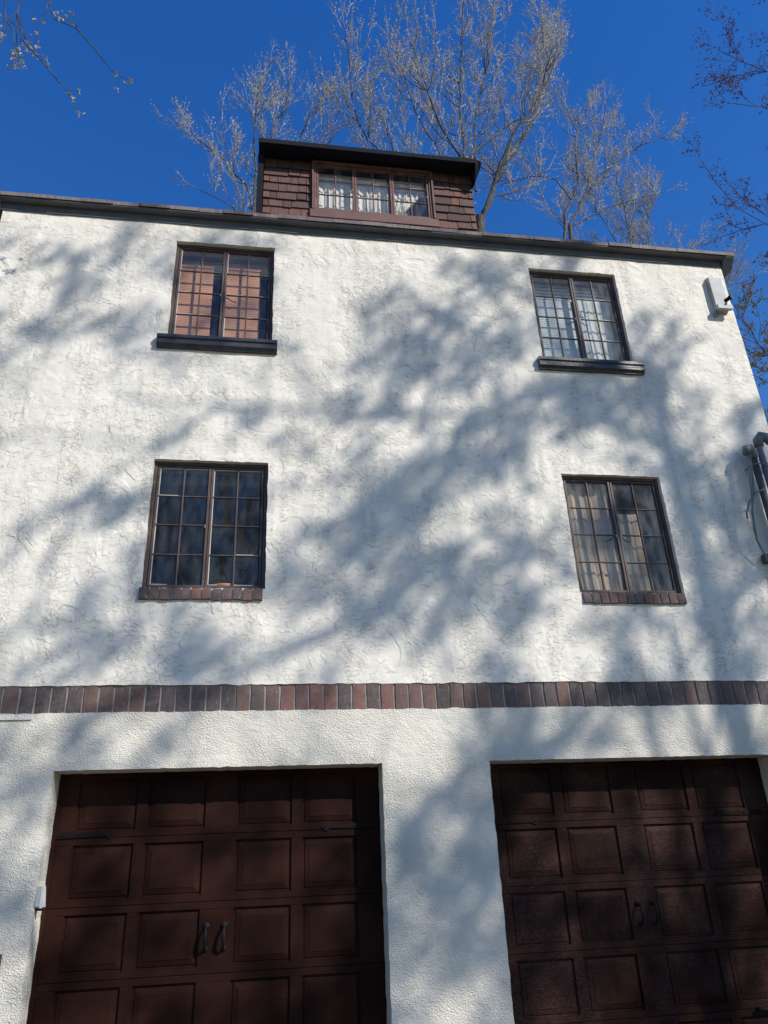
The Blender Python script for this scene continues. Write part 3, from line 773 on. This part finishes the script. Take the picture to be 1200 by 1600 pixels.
def make_spray(seed, bud_len, bud_w, nbud, r=.010, ntw=9, cluster=1, spread=.55, clump=0, crad=.1):
    rr = random.Random(seed); TV = []; TF = []; BV = []; BF = []; o = 0; ob = 0
    def curve(p, d, L, n, upk):
        pts = [np.array(p, float)]; d = np.array(d, float)
        for _ in range(n):
            d = d+np.array([rr.gauss(0, .08), rr.gauss(0, .08), upk]); d /= np.linalg.norm(d); pts.append(pts[-1]+d*L/n)
        return pts
    axes = []
    main = curve((0, 0, 0), (0, 0, 1), 1.0, 6, .05); axes.append((main, r, 1.0))
    for k in range(ntw):
        i = rr.uniform(.8, 5.5); j = int(i); p = main[j]*(1-(i-j))+main[min(j+1, 6)]*(i-j)
        a = rr.uniform(0, 6.28); d = (math.cos(a)*spread, math.sin(a)*spread, .75)
        axes.append((curve(p, d, rr.uniform(.25, .6), 4, .10), r*.55, .5))
    for pts, rad, _ in axes:
        V, F = tube_np(pts, np.linspace(rad, rad*.35, len(pts)), 3); TV.append(V); TF.append(F+o); o += len(V)
    for pts, rad, w in axes:
        nb = int(nbud*(1.6 if w == 1.0 else 1))
        for k in range(nb):
            i = rr.uniform(.6, len(pts)-1.02) if k else len(pts)-1.02; j = int(i); p = pts[j]*(1-(i-j))+pts[j+1]*(i-j)
            for c_ in range(cluster):
                d = pts[j+1]-pts[j]; d = d/np.linalg.norm(d)+np.array([rr.gauss(0, .5) for _ in range(3)]); d /= np.linalg.norm(d)
                s = np.cross(d, [rr.gauss(0, 1) for _ in range(3)]); s /= np.linalg.norm(s)+1e-9; s2 = np.cross(d, s)
                L = bud_len*rr.uniform(.6, 1.3); W = bud_w*rr.uniform(.6, 1.2); q = p+s*rr.uniform(-.01, .01)
                BV += [q, q+d*L*.5+s*W*.5, q+d*L, q+d*L*.5-s*W*.5, q+d*L*.5+s2*W*.5, q+d*L*.5-s2*W*.5]
                BF += [(ob, ob+1, ob+2), (ob, ob+2, ob+3), (ob, ob+4, ob+2), (ob, ob+2, ob+5)]; ob += 6
    if clump:
        for pts, rad, w in axes:
            for q0 in ([pts[-1]] if w < 1 else [pts[-1], pts[len(pts)//2]]):
                for c_ in range(clump):
                    q = q0+np.array([rr.gauss(0, crad) for _ in range(3)]); d = np.array([rr.gauss(0, 1) for _ in range(3)]); d /= np.linalg.norm(d)
                    s = np.cross(d, [rr.gauss(0, 1) for _ in range(3)]); s /= np.linalg.norm(s)+1e-9; s2 = np.cross(d, s)
                    L = bud_len*rr.uniform(.7, 1.4); W = bud_w*rr.uniform(.7, 1.3)
                    BV += [q, q+d*L*.5+s*W*.5, q+d*L, q+d*L*.5-s*W*.5, q+d*L*.5+s2*W*.5, q+d*L*.5-s2*W*.5]
                    BF += [(ob, ob+1, ob+2), (ob, ob+2, ob+3), (ob, ob+4, ob+2), (ob, ob+2, ob+5)]; ob += 6
    return np.concatenate(TV), np.concatenate(TF), np.array(BV), np.array(BF)
def tree(name, label, cat, group, base, trunk, limbs, sprays, seed, sub_n=1.4, sub_len=2.2, up=.25, spacing=.55, sc=1.5, mt=None, mb=None, bark=None,
         limb_from=.15, sub_r=.030, spread=.7, along=True, rmin=.012, limb_k=.48, keep=None):
    rr = random.Random(seed); root = empty(name, base, label, cat, group)
    trunk = [(p, a*(.75 if limb_k < 1 else 1), b*(.65 if limb_k < 1 else 1)) for p, a, b in trunk]
    V = []; F = []; o = 0; place = []
    def add(pts, rad, sides):
        nonlocal o
        v, f = tube_np(pts, rad, sides); V.append(v); F.append(f+o); o += len(v)
    for pts, ra, rb in trunk:
        P = smooth_poly(pts, .6, .03, rr); add(P, np.linspace(ra, rb, len(P)), 10)
    for pts, ra, rb in limbs:
        ra *= limb_k
        P = smooth_poly(pts, .45, .025, rr); add(P, np.maximum(np.linspace(ra, rb*.6, len(P)), rmin), 7)
        n = len(P); Ltot = sum(np.linalg.norm(P[i+1]-P[i]) for i in range(n-1))
        cnt = int(Ltot*sub_n)
        for k in range(cnt):
            t = rr.uniform(limb_from, 1); i = min(n-2, int(t*(n-1))); p = P[i]; tg = P[i+1]-P[i]; tg = tg/(np.linalg.norm(tg)+1e-9)
            rv = np.array([rr.gauss(0, 1) for _ in range(3)]); rv -= tg*rv.dot(tg); rv /= np.linalg.norm(rv)
            d = tg*.8+rv*spread; d /= np.linalg.norm(d); L = sub_len*rr.uniform(.5, 1.15)*(1-.45*t)
            m = 6; pts2 = [p]
            for q in range(m):
                d = d+np.array([rr.gauss(0, .10), rr.gauss(0, .10), up*.35+rr.gauss(0, .05)]); d /= np.linalg.norm(d); pts2.append(pts2[-1]+d*L/m)
            r1 = min(sub_r, (ra+(rb-ra)*t)*.6)
            add(pts2, np.maximum(np.linspace(r1, r1*.35, m+1), rmin*.7), 5)
            s = spacing*.5
            while s < L:
                u = s/L*m; j = min(m-1, int(u)); pp = pts2[j]*(1-(u-j))+pts2[j+1]*(u-j); dd = pts2[j+1]-pts2[j]; dd = dd/np.linalg.norm(dd)
                place.append((pp, dd+np.array([rr.gauss(0, .45), rr.gauss(0, .45), rr.gauss(0, .3)+up]), sc*rr.uniform(.55, 1.1)*(1-.3*s/L))); s += spacing*rr.uniform(.7, 1.3)
            place.append((pts2[-1], d, sc*rr.uniform(.6, .9)))
        if along:
            for k in range(int(Ltot*.5*1.2)):
                i = rr.randrange(n//2, n-1); tg = P[i+1]-P[i]; tg = tg/(np.linalg.norm(tg)+1e-9)
                place.append((P[i], tg+np.array([rr.gauss(0, .5), rr.gauss(0, .5), rr.gauss(0, .4)+up]), sc*rr.uniform(.5, .9)))
        place.append((P[-1], P[-1]-P[-2], sc*.8))
    tr = npmesh('trunk', np.concatenate(V), np.concatenate(F), bark or M['bark'], root)
    if keep: place = [q for q in place if rr.random() < keep(q[0]+np.array(q[1])/np.linalg.norm(q[1])*q[2]*.5)]
    TV = []; TF = []; BV = []; BF = []; ot = ob = 0
    for p, d, s in place:
        d = d/(np.linalg.norm(d)+1e-9); a = np.array([rr.gauss(0, 1) for _ in range(3)]); u = a-d*a.dot(d); u /= np.linalg.norm(u); w = np.cross(d, u)
        Rm = np.stack([u, w, d])      # rows
        tv, tf, bv, bf = rr.choice(sprays)
        TV.append(tv@Rm*s+p); TF.append(tf+ot); ot += len(tv)
        BV.append(bv@Rm*s+p); BF.append(bf+ob); ob += len(bv)
    npmesh('twigs', np.concatenate(TV), np.concatenate(TF), mt or M['twig'], root, 'stuff')
    npmesh('buds', np.concatenate(BV), np.concatenate(BF), mb or M['bud'], root, 'stuff')
    return root, len(place)
# how thickly the shading tree is twigged, sampled on the plane its shade falls on
DENS = [
    [0.1, 0.1, 0.1, 0.55, 0.34, 0.5, 0.16, 0.55, 0.43, 0.57, 0.6, 0.6, 0.6] ,
    [0.1, 0.1, 0.1, 0.53, 0.35, 0.51, 0.2, 0.47, 0.44, 0.54, 0.6, 0.6, 0.6] ,
    [0.6, 0.6, 0.6, 0.6, 0.3, 0.08, 0.5, 0.55, 0.4, 0.2, 0.3, 0.25, 0.3] ,
    [0.6, 0.6, 0.5, 0.3, 0.2, 0.05, 0.55, 0.58, 0.2, 0.12, 0.12, 0.12, 0.2] ,
    [0.25, 0.24, 0.3, 0.24, 0.33, 0.12, 0.23, 0.48, 0.4, 0.33, 0.3, 0.3, 0.3] ,
    [0.33, 0.34, 0.41, 0.41, 0.31, 0.28, 0.15, 0.36, 0.61, 0.65, 0.49, 0.43, 0.43] ,
    [0.4, 0.4, 0.49, 0.33, 0.42, 0.63, 0.59, 0.7, 0.65, 0.49, 0.48, 0.39, 0.38] ,
    [0.32, 0.33, 0.58, 0.3, 0.46, 0.6, 0.77, 0.51, 0.55, 0.34, 0.7, 0.82, 0.81] ,
    [0.22, 0.23, 0.46, 0.31, 0.31, 0.25, 0.58, 0.61, 0.52, 0.32, 0.58, 0.87, 0.9] ,
    [0.16, 0.15, 0.15, 0.27, 0.26, 0.19, 0.5, 0.6, 0.67, 0.59, 0.52, 0.63, 0.7] ,
    [0.2, 0.17, 0.1, 0.0, 0.01, 0.14, 0.46, 0.66, 0.63, 0.63, 0.6, 0.53, 0.5] ,
    [0.3, 0.26, 0.12, 0.0, 0.0, 0.1, 0.39, 0.56, 0.51, 0.44, 0.38, 0.31, 0.34] ,
    [0.2, 0.2, 0.1, 0.0, 0.01, 0.04, 0.3, 0.52, 0.48, 0.39, 0.4, 0.39, 0.4] ,
    [0.0, 0.0, 0.15, 0.05, 0.0, 0.0, 0.09, 0.24, 0.32, 0.31, 0.34, 0.48, 0.5] ,
]

def dapple(p):
    n = noise.noise(Vector((p[0]*2.0, p[1]*2.0, p[2]*2.0)))+.6*noise.noise(Vector((p[0]*4.6, p[1]*4.6+7, p[2]*4.6)))
    return 1.0 if n > -.02 else .12
def thick(p):
    t = -p[1]/(-SUN.y); x = p[0]-SUN.x*t; z = p[2]-SUN.z*t
    u = (x+2.7)/.65; v = z/.6
    if v > 12.99: return .05
    if u < 0 or v < 0 or u > 11.99: return .6
    i, j = int(u), int(v); f, g = u-i, v-j
    return (DENS[j][i]*(1-f)+DENS[j][i+1]*f)*(1-g)+(DENS[j+1][i]*(1-f)+DENS[j+1][i+1]*f)*g
SP = [make_spray(i, .066, .030, 5, r=.0085, ntw=6, spread=.42) for i in range(6)]
SPk = [make_spray(140+i, .085, .06, 3, r=.010, ntw=7, spread=.8, clump=13, crad=.06) for i in range(6)]
SPs = [make_spray(20+i, .05, .03, 8, ntw=8) for i in range(5)]
SPd = [make_spray(40+i, .075, .055, 6, r=.008, cluster=2, ntw=10, spread=.9) for i in range(6)]
SPn = [make_spray(60+i, .085, .05, 2, r=.010, cluster=2, ntw=3, spread=.5, clump=4, crad=.03) for i in range(4)]
SPr = [make_spray(80+i, .06, .04, 4, r=.009, cluster=2, ntw=8, spread=1.0, clump=4, crad=.05) for i in range(5)]
GB = 'bare budding trees beyond the roof'
tree('maple_tree', 'tallest budding tree rising behind the dormer, its forked trunk right of the dormer', 'tree', GB, (5.3, 9, 2.9),
     [([(5.3, 9, 2.8), (5.35, 9, 10), (5.5, 9, 16.2), (5.62, 9.0, 18.0)], .42, .22), ([(5.4, 9, 11), (4.75, 8.3, 15.4), (5.02, 8.0, 19.1)], .22, .10)],
     [([(5.62, 9.0, 17.8), (6.63, 9.3, 20.45), (7.98, 9.6, 23.09), (9.0, 10.0, 26.38), (9.94, 10.4, 30.0)], .16, .02),
      ([(5.6, 9.0, 17.6), (6.06, 8.7, 19.08), (6.58, 8.2, 20.37), (7.44, 7.8, 21.75), (8.0, 7.5, 23.6)], .12, .02),
      ([(5.04, 8.0, 19.0), (5.17, 8.2, 21.1), (5.45, 8.5, 23.92), (5.9, 8.6, 27.8)], .10, .02),
      ([(5.03, 8.0, 18.9), (4.36, 7.7, 19.8), (4.01, 7.5, 21.05), (3.58, 7.4, 23.2)], .07, .018),
      ([(4.75, 8.3, 15.6), (4.44, 8.0, 17.71), (4.46, 8.3, 19.41), (3.94, 8.4, 20.91), (3.7, 8.6, 22.83), (3.5, 8.8, 24.6)], .08, .018),
      ([(5.07, 8.0, 19.1), (6.48, 8.3, 20.89), (7.54, 8.6, 22.29), (8.3, 8.8, 25.4)], .07, .018),
      ([(5.2, 8.5, 13.5), (3.6, 8.1, 16.4), (2.76, 8.0, 18.69), (2.13, 8.2, 20.37), (1.97, 8.3, 22.11), (2.05, 8.4, 24.0)], .08, .016),
      ([(5.2, 8.5, 14), (3.9, 8.6, 17.5), (3.3, 8.8, 19.8), (2.9, 9, 22.0)], .06, .016),
      ([(5.4, 8.6, 18.5), (5.6, 8.4, 21.0), (6.3, 8.5, 24.0), (6.9, 8.5, 27.0)], .07, .018),
      ([(6.0, 9.1, 18.9), (6.9, 9.4, 19.6), (8.2, 9.6, 20.9)], .05, .016)],
     SP, 11, sub_n=2.0, sub_len=2.6, up=.75, spacing=.60, sc=1.25, sub_r=.017, rmin=.010)
tree('maple_tree', 'shorter budding tree behind the left end of the dormer', 'tree', GB, (-.4, 9, 2.9),
     [([(-.4, 9, 2.8), (-.5, 9, 10), (-.6, 9, 17.0)], .26, .10), ([(-.5, 9, 11), (.1, 9, 15), (.1, 9, 18.3)], .12, .06)],
     [([(-.6, 9.0, 16.9), (-.75, 9.0, 18.07), (-1.26, 9.2, 19.13), (-2.12, 9.3, 20.23), (-3.0, 9.4, 21.1)], .08, .014),
      ([(-.6, 9.0, 16.9), (-.68, 9.2, 19.66), (-.77, 9.3, 21.64), (-.67, 9.6, 23.6)], .08, .014),
      ([(.1, 9.0, 18.0), (-.31, 8.7, 19.62), (.1, 8.5, 20.98), (.25, 8.5, 22.4)], .05, .014),
      ([(.1, 9.0, 18.0), (.56, 8.7, 20.26), (1.09, 8.5, 21.5)], .05, .014),
      ([(-.6, 9, 16.5), (-1.2, 9, 17.6), (-2.1, 9.1, 18.2)], .04, .012),
      ([(.1, 9, 17.5), (.8, 8.8, 19.0), (1.5, 8.6, 20.2)], .04, .012)],
     SP, 12, sub_n=2.1, sub_len=1.9, up=.75, spacing=.42, sc=1.1, sub_r=.016, rmin=.010)
tree('maple_tree', 'budding tree with pale forked trunk above the right half of the roof', 'tree', GB, (8.2, 10, 3),
     [([(8.2, 10, 2.9), (8.2, 10, 11), (8.38, 10.0, 17.79)], .28, .12), ([(8.25, 10, 13), (8.83, 10.0, 19.1)], .14, .09)],
     [([(8.38, 10, 17.7), (8.78, 10.0, 19.53), (9.51, 10.2, 21.23), (9.84, 10.3, 23.49), (10.9, 10.6, 26.0)], .11, .016),
      ([(8.83, 10.0, 19.1), (10.03, 10.3, 21.27), (11.71, 10.5, 23.23), (13.8, 10.9, 25.0)], .09, .016),
      ([(9.1, 10.0, 20.25), (8.44, 10.3, 21.5), (7.0, 10.6, 21.22)], .05, .014),
      ([(8.8, 10.0, 19.0), (10.6, 10.3, 20.4), (12.8, 10.5, 21.6)], .05, .014),
      ([(9.8, 10.3, 21.2), (10.7, 10.4, 23.5), (11.6, 10.5, 25.2)], .05, .014)],
     SP, 13, sub_n=2.0, sub_len=2.1, up=.7, spacing=.42, sc=1.15, sub_r=.016, rmin=.010)
tree('birch_tree', 'low spreading twiggy tree beyond the right end of the roof', 'tree', GB, (13.4, 14, 3),
     [([(13.4, 14, 2.9), (13.3, 14, 12), (13.2, 14, 19.5)], .3, .12)],
     [([(13.2, 14, 19), (12.96, 14, 22.1), (12.2, 14, 24.6)], .08, .014), ([(13.2, 14, 19), (14.0, 14, 22.5), (14.6, 14, 25.2)], .08, .014),
      ([(13.2, 14, 18.5), (15.0, 14, 21.5), (16.4, 14, 23.6)], .07, .014), ([(13.2, 14, 17.5), (15.6, 14, 20), (17.6, 14, 21.6)], .06, .014),
      ([(13.2, 14, 18.5), (11.6, 14, 21.5), (10.6, 14, 23.6)], .06, .014), ([(13.2, 14, 19), (13.4, 14, 23), (13.6, 14.2, 25.8)], .06, .014)],
     SPs, 14, sub_n=2.2, sub_len=2.0, up=.3, spacing=.45, sc=1.1)
tree('oak_tree', 'tree with small yellow green leaves beyond the right corner of the wall', 'tree', None, (15.0, 10, 3),
     [([(15.2, 10, 2.9), (15, 10, 8), (14.8, 10, 11.5)], .22, .12)],
     [([(14.9, 10, 10), (13.4, 10, 12.3), (12.7, 10, 14.3)], .07, .014), ([(14.8, 10, 11.2), (14.3, 10, 14.0), (13.6, 10, 16.4)], .07, .014),
      ([(14.8, 10, 11.2), (15.4, 10, 14), (15.6, 10, 17.0)], .07, .014), ([(15.0, 10, 9), (13.2, 10, 10.6), (12.2, 10, 11.6)], .05, .014),
      ([(15.0, 10, 8), (14.0, 10, 9.6), (12.8, 10, 10.2)], .05, .014), ([(14.9, 10, 10.5), (14.2, 9.6, 12.4), (13.9, 9.4, 14.2)], .05, .014)],
     SPd, 15, sub_n=2.4, sub_len=1.6, up=.15, spacing=.45, sc=.8, mt=M['dtwig'], mb=M['gbud'])
tree('red_maple_tree', 'overhanging tree with dark red buds at the top right edge', 'tree', None, (17.5, 3, 0),
     [([(17.5, 3, -.1), (17.2, 2.8, 8), (16.5, 2.6, 16.5)], .3, .15)],
     [([(16.5, 2.6, 16.4), (12.92, 2.5, 17.48), (10.78, 2.5, 16.78), (9.55, 2.5, 15.54), (8.6, 2.5, 16.0)], .07, .010),
      ([(10.78, 2.5, 16.78), (9.5, 2.5, 14.6), (8.5, 2.5, 14.4)], .03, .008),
      ([(17.0, 2.7, 10.3), (13.5, 2.5, 11.0), (11.22, 2.5, 10.85), (8.76, 2.5, 11.02), (7.85, 2.5, 11.67), (7.45, 2.5, 12.7)], .05, .008),
      ([(13.5, 2.5, 11.0), (11.22, 2.5, 11.36), (8.6, 2.5, 11.43), (7.9, 2.5, 12.1)], .03, .008),
      ([(11.22, 2.5, 10.85), (9.18, 2.5, 10.85), (8.4, 2.5, 10.6)], .02, .007),
      ([(16.6, 2.6, 15.5), (13, 2.6, 14.6), (10.6, 2.6, 14.3)], .05, .008),
      ([(16.6, 2.6, 17), (13.5, 2.4, 19.0), (11.4, 2.4, 19.2), (10.2, 2.4, 18.2)], .05, .008),
      ([(16.6, 2.6, 14), (13, 2.6, 12.8), (10.9, 2.6, 12.9)], .04, .008)],
     SPr, 16, sub_n=1.5, sub_len=1.2, up=-.05, spacing=.36, sc=.62, mt=M['dtwig'], mb=M['rbud'], bark=M['dtwig'], limb_from=.35, sub_r=.012, rmin=.007)
tree('elm_tree', 'tree whose thin drooping budded twigs hang into the top left corner', 'tree', None, (-7, -7, 0),
     [([(-7, -7, -.1), (-6.8, -6.8, 5), (-6.5, -6.5, 9.2)], .3, .16)],
     [([(-6.5, -6.5, 9.2), (-4, -4, 11.2), (-2.2, -1.9, 11.2), (-1.6, -1.36, 10.14)], .06, .012),
      ([(-1.6, -1.36, 10.14), (-2.20, -1.25, 9.6), (-2.48, -1.2, 9.08), (-2.34, -1.2, 8.54), (-1.97, -1.2, 7.98)], .009, .003),
      ([(-1.52, -1.36, 10.14), (-2.24, -1.2, 9.13), (-1.92, -1.2, 8.72), (-1.62, -1.2, 8.33)], .009, .003),
      ([(-2.0, -1.7, 10.7), (-2.4, -1.2, 9.66), (-2.72, -1.2, 9.34), (-2.56, -1.2, 8.8), (-2.43, -1.2, 8.45)], .008, .003)],
     SPn, 17, sub_n=1.3, sub_len=.4, up=-.5, spacing=.5, sc=.42, mt=M['dtwig'], mb=M['bud'], sub_r=.006, along=False, rmin=.006, limb_from=.25, limb_k=1)

# trees behind the camera: they throw the dappled shade and show in the panes
tree('oak_tree', 'large budding tree behind the viewer that shades the wall', 'tree', None, (12.40, -9.80, 0.00),
     [([(12.40, -9.80, -0.10), (11.85, -9.27, 2.98), (11.34, -8.63, 7.89)], .36, .18)],
     [([(11.86, -8.5, 13.9), (11.86, -8.58, 15.09), (10.38, -8.12, 14.13), (9.91, -8.35, 14.12), (9.81, -8.78, 13.83), (9.24, -8.78, 13.05), (7.99, -7.93, 11.59), (7.71, -8.02, 11.31)][:6], .16, .06),
      ([(11.33, -8.63, 7.91), (11.86, -8.46, 11.06), (11.88, -8.57, 14.96)], .36, .10),
      ([(11.3, -8.4, 14.6), (10.5, -8.2, 15.4), (9.87, -8.28, 15.67), (9.10, -7.83, 14.48), (9.37, -8.30, 14.34), (9.34, -8.51, 13.96)], .08, .05),
      ([(11.9, -8.46, 12.0), (12.5, -8.4, 13.0), (11.30, -8.44, 14.14), (10.11, -7.81, 13.91)], .10, .05),
      ([(11.6, -8.55, 9.6), (11.09, -8.08, 11.53), (10.46, -8.25, 12.30), (9.55, -8.10, 12.56), (9.58, -8.56, 12.60), (8.97, -8.28, 12.01)], .10, .05),
      ([(12.76, -7.96, 12.04), (12.25, -8.39, 12.78), (11.81, -8.66, 14.53), (10.84, -8.13, 15.26), (10.72, -8.03, 15.89)], .10, .05),
      ([(11.33, -8.63, 8.31), (10.84, -8.22, 11.24), (10.79, -8.82, 11.51), (9.95, -8.88, 11.33), (9.11, -8.53, 10.54), (9.24, -8.80, 10.38)], .10, .04),
      ([(9.91, -8.35, 14.12), (8.76, -8.6, 14.2), (7.26, -8.22, 13.84), (6.44, -7.89, 13.08), (6.52, -8.52, 13.31), (6.08, -8.41, 12.39)], .06, .03),
      ([(8.97, -8.28, 12.01), (7.88, -8.04, 11.48), (7.17, -8.25, 11.49), (6.48, -8.31, 11.76), (5.80, -8.09, 11.29)], .07, .03),
      ([(11.33, -8.63, 7.91), (11.13, -8.30, 9.76), (10.51, -8.74, 10.07), (9.26, -8.44, 9.68), (7.61, -8.06, 9.48)], .08, .03),
      ([(12.34, -8.30, 10.17), (10.44, -8.02, 9.94), (9.64, -8.01, 9.74)], .07, .03),
      ([(10.95, -8.59, 8.21), (8.82, -8.36, 9.18), (7.12, -8.36, 9.68), (5.72, -8.36, 10.18)], .06, .02),
      ([(10.95, -8.59, 8.11), (9.04, -8.28, 10.21), (7.32, -8.36, 10.68), (5.52, -8.36, 10.98)], .06, .02)],
     SPk, 21, sub_n=3.8, sub_len=2.0, up=.1, spacing=.24, sc=.52, mt=M['twig'], mb=M['obud'], limb_k=.42, limb_from=.05, keep=lambda p: dapple(p)*max(0, thick(p)-.08)**1.25*2.3*(1.35 if p[2]+p[1]*1.03 < 2.7 else 1), along=False, sub_r=.015)
tree('elm_tree', 'slender tree just behind the viewer', 'tree', None, (2.6, -11.5, 0),
     [([(2.6, -11.5, -.1), (2.7, -11.2, 6), (2.9, -10.6, 11.6)], .2, .09)],
     [([(2.9, -10.6, 11.6), (4.0, -9.0, 13.4), (4.95, -7.9, 15.0), (5.77, -7.97, 15.32), (6.4, -7.6, 14.9), (7.49, -8.03, 14.6)], .04, .010),
      ([(2.9, -10.6, 11.2), (4.1, -8.6, 13.6), (5.79, -8.38, 14.92), (6.32, -8.38, 15.43), (7.15, -8.49, 15.54)], .04, .010),
      ([(2.9, -10.6, 11.4), (4.0, -8.4, 13.4), (5.52, -8.15, 14.23), (5.53, -7.68, 14.23), (6.83, -8.34, 14.51)], .04, .010)],
     SPk, 22, sub_n=2.2, sub_len=1.0, up=.0, spacing=.5, sc=.45, mt=M['twig'], mb=M['obud'], sub_r=.012, rmin=.008)
def tall(x, y, h, seed, label):
    rr = random.Random(seed); L = []
    for k in range(9):
        a = rr.uniform(0, 6.28); z = h*rr.uniform(.28, .6); e = rr.uniform(.18, .34)*h
        L.append(([(x, y, z), (x+math.cos(a)*e*.5, y+math.sin(a)*e*.5, z+h*.15), (x+math.cos(a)*e, y+math.sin(a)*e, z+h*.38)], .09, .02))
    tree('elm_tree', label, 'tree', 'trees across the driveway', (x, y, 0), [([(x, y, -.1), (x+.2, y, h*.4), (x, y+.2, h*.75)], .3, .1)], L, SP, seed, sub_n=1.5, sub_len=2.4, up=.35, spacing=.7, sc=1.5)
tall(-1.6, -21, 20, 31, 'bare elm across the driveway behind the viewer, left of two'); tall(15, -26, 24, 32, 'bare elm across the driveway behind the viewer, right of two')
